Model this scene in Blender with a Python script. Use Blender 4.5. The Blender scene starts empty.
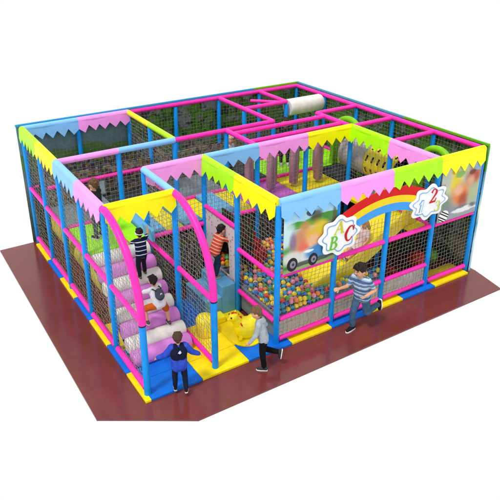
import bpy, bmesh, math, random
from mathutils import Vector as V, Matrix, noise
random.seed(7)
R = math.radians
sc = bpy.context.scene
col = sc.collection

# ------------------------------------------------------------------ helpers
def lin(h):
    h = h.lstrip('#')
    out = []
    for i in (0, 2, 4):
        c = int(h[i:i+2], 16) / 255
        out.append(c / 12.92 if c <= .04045 else ((c + .055) / 1.055) ** 2.4)
    return tuple(out) + (1,)

class MB:
    def __init__(s): s.v = []; s.f = []
    def add(s, vs, fs):
        o = len(s.v); s.v += [V(x) for x in vs]; s.f += [[i + o for i in f] for f in fs]; return s
    def box(s, a, b):
        x0, y0, z0 = a; x1, y1, z1 = b
        return s.add([(x0,y0,z0),(x1,y0,z0),(x1,y1,z0),(x0,y1,z0),(x0,y0,z1),(x1,y0,z1),(x1,y1,z1),(x0,y1,z1)],
                     [(0,3,2,1),(4,5,6,7),(0,1,5,4),(1,2,6,5),(2,3,7,6),(3,0,4,7)])
    def bevbox(s, a, b, r=.01):
        bm = bmesh.new(); bmesh.ops.create_cube(bm, size=1)
        for v in bm.verts:
            v.co = V([a[i] + (v.co[i] + .5) * (b[i] - a[i]) for i in range(3)])
        bmesh.ops.bevel(bm, geom=bm.edges[:], offset=r, segments=2, affect='EDGES', profile=.7)
        bm.verts.index_update()
        s.add([v.co.copy() for v in bm.verts], [[v.index for v in f.verts] for f in bm.faces]); bm.free(); return s
    def tube(s, pts, r, n=16, caps=True, closed=False):
        pts = [V(p) for p in pts]; m = len(pts)
        rs = r if isinstance(r, (list, tuple)) else [r] * m
        ref = None; o = len(s.v)
        for i, p in enumerate(pts):
            if closed: t = pts[(i+1) % m] - pts[i-1]
            else: t = pts[min(i+1, m-1)] - pts[max(i-1, 0)]
            t.normalize()
            if ref is None:
                ref = V((0,0,1)) if abs(t.z) < .9 else V((1,0,0))
            a = ref - t * ref.dot(t); a.normalize(); ref = a; b = t.cross(a)
            for k in range(n):
                an = 2 * math.pi * (k + .5) / n
                s.v.append(p + (a * math.cos(an) + b * math.sin(an)) * rs[i])
        for i in range(m if closed else m - 1):
            for k in range(n):
                j = (i + 1) % m
                s.f.append([o+i*n+k, o+i*n+(k+1) % n, o+j*n+(k+1) % n, o+j*n+k])
        if caps and not closed:
            s.f.append([o + k for k in range(n)][::-1]); s.f.append([o + (m-1)*n + k for k in range(n)])
        return s
    def ell(s, c, rx, ry=None, rz=None, M=None, seg=14, rings=9):
        ry = rx if ry is None else ry; rz = rx if rz is None else rz
        c = V(c); vs = []; fs = []
        vs.append((0,0,rz))
        for i in range(1, rings):
            th = math.pi * i / rings
            for k in range(seg):
                ph = 2 * math.pi * k / seg
                vs.append((rx*math.sin(th)*math.cos(ph), ry*math.sin(th)*math.sin(ph), rz*math.cos(th)))
        vs.append((0,0,-rz)); L = len(vs) - 1
        for k in range(seg): fs.append((0, 1+k, 1+(k+1) % seg))
        for i in range(rings-2):
            for k in range(seg):
                a = 1+i*seg+k; b = 1+i*seg+(k+1) % seg
                fs.append((a, a+seg, b+seg, b))
        for k in range(seg): fs.append((L, 1+(rings-2)*seg+(k+1) % seg, 1+(rings-2)*seg+k))
        return s.add([(M @ V(v) if M else V(v)) + c for v in vs], fs)
    def cap(s, a, b, r0, r1=None, n=12):           # tapered capsule
        r1 = r0 if r1 is None else r1
        a = V(a); b = V(b); t = b - a
        if t.length < 1e-5: return s.ell(a, r0)
        t.normalize(); pts = []; rs = []
        for k in range(5):
            an = math.pi/2 * k / 4
            pts.append(a - t * r0 * math.cos(an)); rs.append(max(r0 * math.sin(an), r0*.08))
        for k in range(5):
            an = math.pi/2 * k / 4
            pts.append(b + t * r1 * math.sin(an)); rs.append(max(r1 * math.cos(an), r1*.08))
        return s.tube(pts, rs, n)
    def prism(s, poly, z0, z1, fr=None):            # poly in 2D; fr maps (u,v,w)->3D
        fr = fr or (lambda u, v, w: (u, v, w)); n = len(poly)
        return s.add([fr(u, v, z0) for u, v in poly] + [fr(u, v, z1) for u, v in poly],
                     [list(range(n))[::-1], [n + i for i in range(n)]] + [[i, (i+1) % n, n+(i+1) % n, n+i] for i in range(n)])
    def mesh(s, name, org=(0,0,0), smooth=False, fix=True):
        me = bpy.data.meshes.new(name); o = V(org)
        me.from_pydata([tuple(v - o) for v in s.v], [], s.f)
        if fix:
            bm = bmesh.new(); bm.from_mesh(me); bmesh.ops.recalc_face_normals(bm, faces=bm.faces); bm.to_mesh(me); bm.free()
        if smooth: smooth_mesh(me)
        return me
    def build(s, name, m, parent=None, org=None, smooth=False, bevel=0):
        if org is None: org = parent['_o'] if parent and '_o' in parent else (0,0,0)
        me = s.mesh(name, org, smooth); me.materials.append(m)
        o = bpy.data.objects.new(name, me); col.objects.link(o)
        if parent: o.parent = parent
        else: o.location = org
        if bevel:
            b = o.modifiers.new('bevel', 'BEVEL'); b.width = bevel; b.segments = 2; b.limit_method = 'ANGLE'
        return o

def smooth_mesh(me, ang=40):
    for p in me.polygons: p.use_smooth = True
    try: me.set_sharp_from_angle(angle=R(ang))
    except Exception: pass

def tag(o, label=None, cat=None, group=None, kind=None):
    if label: o['label'] = label
    if cat: o['category'] = cat
    if group: o['group'] = group
    if kind: o['kind'] = kind
    return o
_roots = []
def thing(name, label, cat, loc=(0,0,0), group=None, rot=0):
    o = bpy.data.objects.new(name, None); col.objects.link(o); o.empty_display_size = .1
    o.location = loc; o.rotation_euler = (0,0,rot); o['_o'] = tuple(loc); _roots.append(o)
    return tag(o, label, cat, group)

# ------------------------------------------------------------------ materials
class NT:
    def __init__(s, name):
        s.m = bpy.data.materials.new(name); s.m.use_nodes = True; s.t = s.m.node_tree
        s.b = s.t.nodes['Principled BSDF']
    def n(s, typ, **kw):
        x = s.t.nodes.new(typ)
        for k, v in kw.items(): setattr(x, k, v)
        return x
    def l(s, a, b): s.t.links.new(a, b)
    def math(s, op, a, b=None, c=None):
        x = s.n('ShaderNodeMath', operation=op)
        for i, q in enumerate((a, b, c)):
            if q is None: continue
            if isinstance(q, (int, float)): x.inputs[i].default_value = q
            else: s.l(q, x.inputs[i])
        return x.outputs[0]
    def coord(s, which='Object'): return s.n('ShaderNodeTexCoord').outputs[which]
    def noise(s, scale, detail=3, vec=None, rough=.5):
        x = s.n('ShaderNodeTexNoise'); x.inputs['Scale'].default_value = scale; x.inputs['Detail'].default_value = detail
        x.inputs['Roughness'].default_value = rough
        s.l(vec if vec is not None else s.coord(), x.inputs['Vector']); return x.outputs['Fac']
    def ramp(s, fac, stops, interp='LINEAR'):
        x = s.n('ShaderNodeValToRGB'); x.color_ramp.interpolation = interp; e = x.color_ramp.elements
        while len(e) < len(stops): e.new(.5)
        for q, (p, c) in zip(e, stops): q.position = p; q.color = c if not isinstance(c, str) else lin(c)
        s.l(fac, x.inputs[0]); return x.outputs[0]
    def mix(s, fac, a, b, blend='MIX'):
        x = s.n('ShaderNodeMix', data_type='RGBA', blend_type=blend)
        for sock, q in ((x.inputs[0], fac), (x.inputs[6], a), (x.inputs[7], b)):
            if isinstance(q, (int, float)): sock.default_value = q
            elif isinstance(q, tuple): sock.default_value = q
            elif isinstance(q, str): sock.default_value = lin(q)
            else: s.l(q, sock)
        return x.outputs[2]
    def bump(s, h, strength=.2, dist=.01):
        x = s.n('ShaderNodeBump'); x.inputs['Strength'].default_value = strength; x.inputs['Distance'].default_value = dist
        s.l(h, x.inputs['Height']); s.l(x.outputs[0], s.b.inputs['Normal'])
    def fin(s, c=None, rough=.5, spec=.3):
        if c is not None:
            if isinstance(c, (tuple, str)): s.b.inputs['Base Color'].default_value = lin(c) if isinstance(c, str) else c
            else: s.l(c, s.b.inputs['Base Color'])
        s.b.inputs['Roughness'].default_value = rough; s.b.inputs['Specular IOR Level'].default_value = spec
        return s.m

def sc3(c, k): return (min(c[0]*k,1), min(c[1]*k,1), min(c[2]*k,1), 1)
def vinyl(name, h, rough=.42, spec=.25, var=.12, bump=.12, scale=9):
    t = NT(name); c = lin(h); n1 = t.noise(scale, 4)
    t.bump(t.noise(scale*5, 2), bump, .004)
    return t.fin(t.mix(t.ramp(n1, [(.35, (0,0,0,1)), (.7, (1,1,1,1))]), sc3(c, 1-var), sc3(c, 1+var*.4)), rough, spec)

M = {}
M['post'] = vinyl('post_blue', '#0a93ec')
M['hot'] = vinyl('hot_pink', '#fb2fae')
M['lblue'] = vinyl('light_blue', '#86c4ff', var=.06)
M['pink'] = vinyl('pale_pink', '#ff9df2', var=.06)
M['lime'] = vinyl('lime', '#b0ff12', var=.06)
M['yellow'] = vinyl('yellow', '#fff800', var=.05)
M['tyellow'] = vinyl('tube_yellow', '#f0e60e')
M['tlime'] = vinyl('tube_lime', '#b4f010')
M['black'] = vinyl('dark_ring', '#2a1238')
M['mat_b'] = vinyl('mat_blue', '#0b70dc', .6, .2)
M['mat_y'] = vinyl('mat_yellow', '#fbe010', .6, .2)
M['roll_w'] = vinyl('roller_white', '#e2e0d8', .45)
M['roll_p'] = vinyl('roller_pink', '#d683d6', .45)
M['step'] = vinyl('step_blue', '#62abd6', .5)
M['lime_d'] = vinyl('deck_lime', '#9df005', .6)
M['purple'] = vinyl('deck_purple', '#c864cc', .6)
M['deck_y'] = vinyl('deck_yellow', '#e8d80a', .6)
M['deck_g'] = vinyl('deck_grey', '#7d8a94', .6)
M['deck_d'] = vinyl('deck_dark', '#30343c', .7)
M['slide'] = vinyl('slide_yellow', '#e6d206', .22, .5, .08, .03, 3)
M['toy'] = vinyl('toy_yellow', '#fbe70a', .3, .5, .06, .03)
M['red'] = vinyl('red', '#dd1a1e')
M['darkv'] = vinyl('dark_vinyl', '#181a1e', .7)
M['limetube'] = vinyl('lime_tube', '#7cc80a', .4)

def net_mat():
    t = NT('net_cord'); n1 = t.noise(30, 2)
    return t.fin(t.ramp(n1, [(.3, '#63655f'), (.7, '#a3a298')]), .8, .1)
M['net'] = net_mat()

def carpet():
    t = NT('carpet'); co = t.coord()
    n1 = t.noise(1.1, 5, co); n2 = t.noise(180, 2, co)
    mp = t.n('ShaderNodeMapping'); mp.inputs['Scale'].default_value = (6, .5, 1); mp.inputs['Rotation'].default_value = (0,0,R(32)); t.l(co, mp.inputs[0])
    n3 = t.noise(1.3, 3, mp.outputs[0])
    base = t.ramp(n1, [(.3, (.132,.021,.020,1)), (.7, (.182,.034,.031,1))])
    c = t.mix(t.math('MULTIPLY', n3, .35), base, (.235,.068,.06,1))  # lighter streaks mixed into the colour, painted as reflections on the floor
    c = t.mix(.25, c, t.ramp(n2, [(.3, (.06,.01,.01,1)), (.7, (.26,.055,.05,1))]))
    bk_ = t.n('ShaderNodeTexBrick'); bk_.offset = .5; bk_.inputs['Scale'].default_value = 1; bk_.inputs['Brick Width'].default_value = 1.2; bk_.inputs['Row Height'].default_value = .3; bk_.inputs['Mortar Size'].default_value = .006; bk_.inputs['Mortar Smooth'].default_value = .4; bk_.inputs['Bias'].default_value = 0
    bk_.inputs['Color1'].default_value = (1,1,1,1); bk_.inputs['Color2'].default_value = (.94,.94,.94,1); bk_.inputs['Mortar'].default_value = (.80,.80,.80,1); t.l(co, bk_.inputs['Vector'])
    c = t.mix(1.0, c, bk_.outputs['Color'], 'MULTIPLY')
    t.bump(n2, .08, .002)
    m = t.fin(c, .3, .5); t.l(t.ramp(t.noise(.8, 4, co), [(.3, (.09,)*3+(1,)), (.7, (.20,)*3+(1,))]), t.b.inputs['Roughness'])
    return m
M['carpet'] = carpet()

def blobs(name, bg, items, plane='xz', rough=.4, wob=.06):
    """a printed picture: soft patches of colour laid out in metres on the board's own surface"""
    t = NT(name); co = t.coord(); sep = t.n('ShaderNodeSeparateXYZ')
    nz = t.n('ShaderNodeTexNoise'); nz.inputs['Scale'].default_value = 7; t.l(co, nz.inputs['Vector'])
    sub = t.n('ShaderNodeVectorMath', operation='SUBTRACT'); t.l(nz.outputs['Color'], sub.inputs[0]); sub.inputs[1].default_value = (.5,.5,.5)
    mul = t.n('ShaderNodeVectorMath', operation='SCALE'); t.l(sub.outputs[0], mul.inputs[0]); mul.inputs['Scale'].default_value = wob
    add = t.n('ShaderNodeVectorMath', operation='ADD'); t.l(co, add.inputs[0]); t.l(mul.outputs[0], add.inputs[1])
    t.l(add.outputs[0], sep.inputs[0])
    U = sep.outputs['XYZ'.index(plane[0].upper())]; W = sep.outputs['XYZ'.index(plane[1].upper())]
    c = bg(t, U, W) if callable(bg) else bg
    for (u, w, ru, rw, hx, soft, k) in items:
        du = t.math('MULTIPLY', t.math('SUBTRACT', U, u), 1/ru); dw = t.math('MULTIPLY', t.math('SUBTRACT', W, w), 1/rw)
        d = t.math('SQRT', t.math('ADD', t.math('MULTIPLY', du, du), t.math('MULTIPLY', dw, dw)))
        x = t.n('ShaderNodeMapRange', interpolation_type='SMOOTHSTEP'); x.inputs['From Min'].default_value = 1 - soft; x.inputs['From Max'].default_value = 1 + soft
        x.inputs['To Min'].default_value = k; x.inputs['To Max'].default_value = 0; t.l(d, x.inputs[0])
        c = t.mix(x.outputs[0], c, hx)
    return t.fin(c, rough, .25)

def vgrad(stops, z0, z1):
    def f(t, U, W):
        x = t.n('ShaderNodeMapRange'); x.inputs['From Min'].default_value = z0; x.inputs['From Max'].default_value = z1; t.l(W, x.inputs[0])
        return t.ramp(x.outputs[0], stops)
    return f

def meadow(name, plane, seed, split):
    def bg(t, U, W):
        x = t.n('ShaderNodeMapRange'); x.inputs['From Min'].default_value = 0; x.inputs['From Max'].default_value = 2.7; t.l(W, x.inputs[0])
        cv = t.n('ShaderNodeCombineXYZ'); t.l(U, cv.inputs[0]); t.l(W, cv.inputs[1]); cv.inputs[2].default_value = seed
        n1 = t.noise(1.3, 4, cv.outputs[0]); n2 = t.noise(4.5, 6, cv.outputs[0], .7); n3 = t.noise(2.2, 3, cv.outputs[0])
        h = t.math('ADD', x.outputs[0], t.math('MULTIPLY', t.math('SUBTRACT', n1, .5), .35))
        a = t.ramp(h, [(.0, '#2c4226'), (.45, '#5c6a55'), (.60, '#6f8280'), (.66, '#5f9a1a'), (.74, '#4f8416'), (.77, '#6c9096'), (.88, '#5f949c'), (1, '#4e8494')])
        a = t.mix(.25, a, t.ramp(n2, [(.3, '#3c5050'), (.7, '#9aa8a0')]))
        b = t.ramp(t.math('ADD', t.math('MULTIPLY', n3, .7), t.math('MULTIPLY', h, .35)), [(.34, '#3b4434'), (.46, '#8d8f80'), (.55, '#6d7460'), (.60, '#4f8a18'), (.68, '#3f6e16'), (.74, '#7e8a86'), (.85, '#55676a')])
        b = t.mix(t.math('MULTIPLY', t.ramp(n2, [(.52, (0,0,0,1)), (.58, (1,1,1,1))]), .85), b, '#1d1f1c')
        m = t.n('ShaderNodeMapRange'); m.inputs['From Min'].default_value = split - .1; m.inputs['From Max'].default_value = split + .1; t.l(U, m.inputs[0])
        return t.mix(m.outputs[0], a, b)
    return blobs(name, bg, [], plane, .55)
M['meadow_back'] = meadow('meadow_print_back', 'xz', 3.1, -1.2)
M['meadow_side'] = meadow('meadow_print_side', 'yz', 8.4, -9)

def jungle(name, scale, stops, seed=0):
    t = NT(name); co = t.coord(); mp = t.n('ShaderNodeMapping'); mp.inputs['Location'].default_value = (seed, seed*.7, seed*1.3); t.l(co, mp.inputs[0])
    v = t.n('ShaderNodeTexVoronoi'); v.inputs['Scale'].default_value = scale; t.l(mp.outputs[0], v.inputs['Vector'])
    n1 = t.noise(scale*.8, 5, mp.outputs[0], .7)
    s = t.n('ShaderNodeSeparateColor'); t.l(v.outputs['Color'], s.inputs[0])
    f = t.math('ADD', t.math('MULTIPLY', s.outputs[0], .55), t.math('MULTIPLY', n1, .5))
    return t.fin(t.ramp(f, stops), .6, .2)
M['jungle'] = jungle('jungle_print', 13, [(.2,'#24262a'),(.36,'#4c4a42'),(.45,'#7e8280'),(.52,'#8a7438'),(.58,'#4e5638'),(.66,'#8e9694'),(.74,'#6a4a3a'),(.84,'#2c343c')])
M['jungle2'] = jungle('jungle_print_b', 14, [(.2,'#202a34'),(.36,'#54384a'),(.45,'#3e5878'),(.52,'#8a8030'),(.6,'#20242a'),(.7,'#6a7a5a'),(.8,'#7c5070')], 4)
M['shade_print'] = jungle('dark_shade_print', 12, [(.2,'#1a1d20'),(.45,'#2e3338'),(.52,'#3d5a16'),(.58,'#1a1c1e'),(.66,'#4a5418'),(.70,'#191b1c'),(.74,'#8c2a1a'),(.79,'#22262c'),(.86,'#5a6a3a')], 2)  # near-black ground is painted under-deck shade; the coloured spots are print
def ballprint(name, stops, seed):
    t = NT(name); co = t.coord(); mp = t.n('ShaderNodeMapping'); mp.inputs['Location'].default_value = (seed, 0, seed); mp.inputs['Scale'].default_value = (1, 1, .4); t.l(co, mp.inputs[0])
    v = t.n('ShaderNodeTexVoronoi'); v.inputs['Scale'].default_value = 11; v.feature = 'SMOOTH_F1'; v.inputs['Smoothness'].default_value = .35; t.l(mp.outputs[0], v.inputs['Vector'])
    q = t.n('ShaderNodeSeparateColor'); t.l(v.outputs['Color'], q.inputs[0])
    edge = t.ramp(v.outputs['Distance'], [(.15, (1,1,1,1)), (.5, (0,0,0,1))])
    return t.fin(t.mix(t.math('MULTIPLY', edge, .9), '#bcb8aa', t.ramp(q.outputs[0], stops)), .5, .25)
M['kick'] = ballprint('kick_print', [(0,'#c8c6ba'),(.3,'#d0913c'),(.45,'#b8bcb6'),(.6,'#dcb448'),(.72,'#b87a60'),(.85,'#8aa0ac')], 2)
M['kick_g'] = ballprint('kick_print_grey', [(0,'#c4c8c6'),(.3,'#aeb6b6'),(.5,'#d2d4d0'),(.7,'#9fb0b8'),(.85,'#bcae90')], 7)
def holemat():
    t = NT('hole_panel_print'); co = t.coord()
    v = t.n('ShaderNodeTexVoronoi'); v.inputs['Scale'].default_value = 13; t.l(co, v.inputs['Vector'])
    d = t.ramp(v.outputs['Distance'], [(.22, (1,1,1,1)), (.3, (0,0,0,1))])
    s = t.n('ShaderNodeSeparateColor'); t.l(v.outputs['Color'], s.inputs[0])
    cc = t.ramp(s.outputs[0], [(.2,'#c4354e'),(.4,'#4a4450'),(.55,'#d070a0'),(.7,'#5a8a4a'),(.85,'#a0682c')])
    return t.fin(t.mix(t.math('MULTIPLY', d, .8), '#d6c8ca', cc), .5, .2)
M['hole'] = holemat()
def stripes(name, cols, axis, scale, off=0, rough=.85, sharp=True, soft=.02):
    """bands of colour across a direction in the object's own space"""
    t = NT(name); co = t.coord(); dot = t.n('ShaderNodeVectorMath', operation='DOT_PRODUCT'); t.l(co, dot.inputs[0]); dot.inputs[1].default_value = tuple(axis)
    f = t.math('FRACT', t.math('ADD', t.math('MULTIPLY', dot.outputs['Value'], scale), off))
    st = []; n = len(cols)
    for i, c in enumerate(cols): st.append((i/n, c))
    t.bump(t.noise(14, 3), .5, .02)
    return t.fin(t.ramp(f, st, 'CONSTANT'), rough, .1)
M['bag'] = stripes('bag_stripes', ['#b48490', '#8c7f8e', '#a06878', '#9a96a0'], (1, .35, 0), 9, rough=.6)
def cloth(name, h, h2=None, rough=.85):
    t = NT(name); n1 = t.noise(9, 4); t.bump(t.noise(16, 4), .7, .02)
    c = lin(h); return t.fin(t.mix(n1, sc3(c, .7), lin(h2) if h2 else sc3(c, 1.15)), rough, .12)
def skin(name, h):
    t = NT(name); c = lin(h); m = t.fin(t.mix(t.noise(12, 3), sc3(c, .9), sc3(c, 1.05)), .5, .3)
    return m
M['skin'] = skin('skin', '#d8a080'); M['skin_d'] = skin('skin_tan', '#b9835e')
M['eye'] = vinyl('eye_white', '#e8e6e2', .3); M['pupil'] = vinyl('pupil', '#15100c', .3); M['lip'] = vinyl('lip', '#a0483e', .5)
def hairm(name, h):
    t = NT(name); co = t.coord(); mp = t.n('ShaderNodeMapping'); mp.inputs['Scale'].default_value = (60, 60, 12); t.l(co, mp.inputs[0])
    n1 = t.noise(1.5, 4, mp.outputs[0]); c = lin(h); t.bump(n1, .8, .01)
    return t.fin(t.mix(n1, sc3(c, .5), sc3(c, 1.4)), .55, .3)

def col_mat(h, rough=.5): 
    k = 'c' + h
    if k not in M: M[k] = vinyl('paint_' + h.strip('#'), h, rough, .2, .05)
    return M[k]

# ------------------------------------------------------------------ grid of the frame
X = [1.2*i for i in range(7)]
Y = [0, 1.25, 2.45, 3.65, 4.85, 6.05]
H = 2.7; D = 1.35

floor = MB().prism([(-.85,6.13),(-.85,-.06),(-.27,-.425),(.42,-.865),(7.25,-.865),(7.4,-.12),(7.4,6.13)], -.03, 0)
fo = floor.build('floor', M['carpet'], org=(0,0,0)); tag(fo, kind='structure')

frame = thing('play_frame', 'two storey soft play frame of blue posts, pink rails, nets and sawtooth valances', 'play frame', (0,0,0))
def post(x, y, z0=.0, z1=H-.05, m='post', r=.052):
    return MB().tube([(x,y,z0),(x,y,z0+.012),(x,y,z1-.012),(x,y,z1)], [r*.9, r, r, r*.9], 18).build('post', M[m], frame, smooth=True)
def rail(p, q, m, r=.046, name='rail'):
    p = V(p); q = V(q)
    o = MB().tube([p, q], r, 16).build(name, M[m], frame, smooth=True)
    return o

for x in (0, 1): # lane front posts, topped by a dark ring and the arch
    MB().tube([(X[x],0,0),(X[x],0,1.30)], .054, 18).build('post', M['post'], frame, smooth=True)
    MB().tube([(X[x],0,1.30),(X[x],0,1.325)], .058, 18).build('collar', M['black'], frame, smooth=True)
    pts = [(X[x], 1.25 - 1.25*math.sin(t*math.pi/40), 1.35 + 1.35*math.cos(t*math.pi/40)) for t in range(0, 20)] + [(X[x],0,1.325)]
    MB().tube(pts, .06, 18).build('arch', M['hot'], frame, smooth=True)
full = [(0,1),(0,2),(0,3),(0,4),(0,5),(1,1),(1,2),(2,0),(2,1),(2,2),(3,0),(4,0),(5,0),(6,0),(3,2),(4,2),(5,2),(5,1),
        (1,3),(2,3),(3,3),(4,3),(5,3),(6,1),(6,2),(6,3),(6,4),(6,5),(1,5),(2,5),(3,5),(4,5),(5,5),(2,4),(4,4),(5,4)]
for i, j in full: post(X[i], Y[j])

# ---- valances: a sleeve round the top rail and a sawtooth skirt hanging on its outer side
def valance(p, q, n, m, lab, tip=2.38, teeth=5, e0=.0, e1=.0, rr=.066):
    p = V(p); q = V(q); n = V(n); d = (q - p); L = d.length; d.normalize()
    a = p - d*e0; b = q + d*e1; L = (b-a).length
    mb = MB().tube([a, b], rr, 20)
    prof = []                                          # outline of the skirt in (along, drop)
    top = 2.71; val = tip + .145
    pts = [(0, top)]; w = L/teeth
    lower = []
    for k in range(teeth):
        lower += [(k*w + (random.uniform(-.012,.012) if k else 0), val + random.uniform(-.012,.012) if k else tip + .10), (k*w + w*.52 + random.uniform(-.015,.015), tip + random.uniform(-.014,.014))]
    lower += [(L, tip + .10)]
    ang = .10
    def P(u, z, off):
        fl = .062 + (top - z)*ang + .005*math.sin(u*7 + z*4 + len(lab))
        return a + d*u + n*(fl + off) + V((0,0,z - H))
    N = 30
    us = sorted(set([k*L/N for k in range(N+1)] + [u for u, z in lower]))
    def low(u):
        for (u0,z0),(u1,z1) in zip(lower, lower[1:]):
            if u0 <= u <= u1: return z0 + (z1-z0)*((u-u0)/max(u1-u0,1e-6))
        return tip
    vs = []; fs = []
    R3 = 4
    for off in (0, -.012):
        for u in us:
            lz = low(u)
            for r in range(R3+1): vs.append(P(u, top + (lz-top)*r/R3, off))
    K = len(us); S = R3+1; O = K*S
    for i in range(K-1):
        for r in range(R3):
            fs.append((i*S+r, i*S+r+1, (i+1)*S+r+1, (i+1)*S+r))
            fs.append((O+i*S+r, O+(i+1)*S+r, O+(i+1)*S+r+1, O+i*S+r+1))
        fs.append((i*S+R3, O+i*S+R3, O+(i+1)*S+R3, (i+1)*S+R3))
        fs.append((i*S, (i+1)*S, O+(i+1)*S, O+i*S))
    fs.append([r for r in range(S)] + [O+r for r in range(S)][::-1]); k = (K-1)*S
    fs.append([k+r for r in range(S)] + [O+k+r for r in range(S)][::-1])
    mb.add(vs, fs)
    o = mb.build('valance', M[m], frame, smooth=True); tag(o, lab + ' sawtooth valance'); return o
def vrun(pts, n, cols, **kw):
    names = {'lblue':'light blue','pink':'pink','lime':'lime green','yellow':'yellow'}
    for k, (p, q, c) in enumerate(zip(pts, pts[1:], cols)):
        valance(p, q, n, c, names[c], **kw)
T = lambda i, j: (X[i], Y[j], H)
vrun([T(2,0),T(3,0),T(4,0),T(5,0),T(6,0)], (0,-1,0), ['lblue','pink','lime','yellow'])
vrun([T(0,5),T(0,4),T(0,3),T(0,2),T(0,1)], (-1,0,0), ['lime','yellow','lblue','pink'], tip=2.42)
vrun([T(2,2),T(2,1),T(2,0)], (-1,0,0), ['lime','yellow'])
vrun([T(0,1),T(1,1)], (0,-1,0), ['yellow'], tip=2.39)
vrun([T(1,2),T(2,2)], (0,-1,0), ['pink'])
vrun([T(2,2),T(3,2),T(4,2),T(5,2)], (0,-1,0), ['lblue','pink','yellow'], tip=2.41)
vrun([T(5,2),T(5,1),T(5,0)], (-1,0,0), ['lime','pink'])
vrun([T(0,5),T(1,5),T(2,5)], (0,-1,0), ['lblue','pink'], tip=2.42)

# ---- top rails
def top(i0, y0, i1, y1, m, z=H, r=.05):
    rail((i0, y0, z), (i1, y1, z), m, r, 'top_rail')
top(1.2, 1.25, 1.2, 2.45, 'lblue', r=.06)
top(0, 3.65, 1.2, 3.65, 'pink', r=.06); top(1.2, 3.65, 2.4, 3.65, 'lblue', r=.06)
top(2.4, 6.05, 2.4, 4.85, 'tyellow', r=.06); top(2.4, 4.85, 2.4, 3.65, 'tlime', r=.06)
for k in range(2, 6): top(X[k], 6.05, X[k+1], 6.05, 'hot')
for k in range(5): top(7.2, Y[k] + .0, 7.2, Y[k+1], 'hot')
top(2.4, 3.65, 3.6, 3.65, 'hot'); top(3.6, 3.65, 4.8, 3.65, 'hot')
top(3.6, 3.6, 3.6, 2.54, 'hot'); top(4.8, 6.0, 4.8, 3.65, 'hot')
top(3.62, 3.36, 5.95, 3.36, 'hot'); top(3.62, 2.76, 5.95, 2.76, 'hot', z=2.69)
top(6.0, 6.0, 6.0, 4.85, 'hot'); top(4.8, 4.85, 6.0, 4.85, 'hot'); top(5.36, 5.45, 5.97, 4.88, 'hot', z=2.68, r=.04)
top(6.0, 3.65, 7.2, 3.65, 'hot'); top(6.0, 2.53, 6.0, 3.65, 'hot'); top(6.07, 2.45, 7.2, 2.45, 'hot'); top(6.07, 1.25, 7.2, 1.25, 'hot')
# ---- middle and bottom rails
def mid(p, q, z, m='hot', r=.044, name='middle_rail'): 
    p = V((p[0], p[1], z)); q = V((q[0], q[1], z)); d = (q-p).normalized()*.05
    rail(p+d, q-d, m, r, name)
g = lambda i, j: (X[i], Y[j])
for j in range(5):
    mid(g(0,j), g(0,j+1), D); mid(g(0,j), g(0,j+1), .13, r=.05, name='bottom_rail')
for j in (0, 1): mid(g(1,j), g(1,j+1), D - .03); mid(g(1,j), g(1,j+1), .13, name='bottom_rail')
for i in range(2, 6):
    mid(g(i,0), g(i+1,0), D+.01, r=.034 if i == 2 else .045)
    mid(g(i,0), g(i+1,0), .13, r=.046, name='bottom_rail')
    if i < 5: mid(g(i,0), g(i+1,0), .52, name='lower_rail')
mid(g(2,0), g(2,1), 1.33); mid(g(2,0), g(2,1), .47, name='lower_rail'); mid(g(2,1), g(2,2), 1.73); mid(g(1,2), g(2,2), D)
for i in (2, 3, 4): mid(g(i,2), g(i+1,2), D)
for i in (0, 1): mid(g(i,3), g(i+1,3), D)
mid((0,4.72), (2.4,4.72), 1.80)
for i in range(2, 5): mid(g(i,3), g(i+1,3), D+.02)
for i in range(6): mid(g(i,5), g(i+1,5), D)
for j in range(5): mid(g(6,j), g(6,j+1), D)
mid(g(2,3), g(2,4), D); mid(g(2,4), g(2,5), D); mid(g(5,0), g(5,1), D); mid(g(5,1), g(5,2), D); mid((X[4],Y[4]), (X[5],Y[4]), D)

# ---- nets of knotted cord
def net(o, u, lu, lv, v=(0,0,1), inside=None, sp=.083, r=.0031, n=None):
    o = V(o); u = V(u).normalized(); v = V(v); nn = u.cross(v)
    sag = random.uniform(-.045, .045); nu = max(2, round(lu/sp)); nv = max(2, round(lv/sp)); mb = MB(); K = {}
    for a in range(nu+1):
        for b in range(nv+1):
            e = a in (0, nu) or b in (0, nv); j = 0 if e else .008
            K[a,b] = (a*lu/nu + random.uniform(-j, j), b*lv/nv + random.uniform(-j, j), 0 if e else random.uniform(-.012, .012) + sag*math.sin(math.pi*a/nu)*math.sin(math.pi*b/nv))
    W = lambda k: o + u*k[0] + v*k[1] + nn*k[2]
    def seg(p, q):
        if inside:
            a, b = inside(p[0], p[1]), inside(q[0], q[1])
            if not a and not b: return
            if a != b:
                if b: p, q = q, p
                lo, hi = 0, 1
                for _ in range(8):
                    md = (lo+hi)/2
                    if inside(p[0]+(q[0]-p[0])*md, p[1]+(q[1]-p[1])*md): lo = md
                    else: hi = md
                q = tuple(p[i]+(q[i]-p[i])*lo for i in range(3))
        mb.tube([W(p), W(q)], r, 4, caps=False)
    for a in range(nu+1):
        for b in range(nv+1):
            if a < nu and b not in (0, nv): seg(K[a,b], K[a+1,b])
            if b < nv and a not in (0, nu): seg(K[a,b], K[a,b+1])
    return mb.build('net', M['net'], frame)
def wallnet(a, b, z0, z1, **kw):
    a = V((a[0], a[1], z0)); b = V((b[0], b[1], z0)); d = b - a; L = d.length
    return net(a + d.normalized()*.05, d, L - .1, z1 - z0, **kw)
arch_in = lambda u, w: ((1.25 - (u + .05)) / 1.25)**2 + (max(w,0) / 1.35)**2 < .93 
for i in (0, 1):
    wallnet(g(i,0), g(i,1), D, H - .03, inside=arch_in); wallnet(g(i,0), g(i,1), .18, D - .05)
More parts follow.
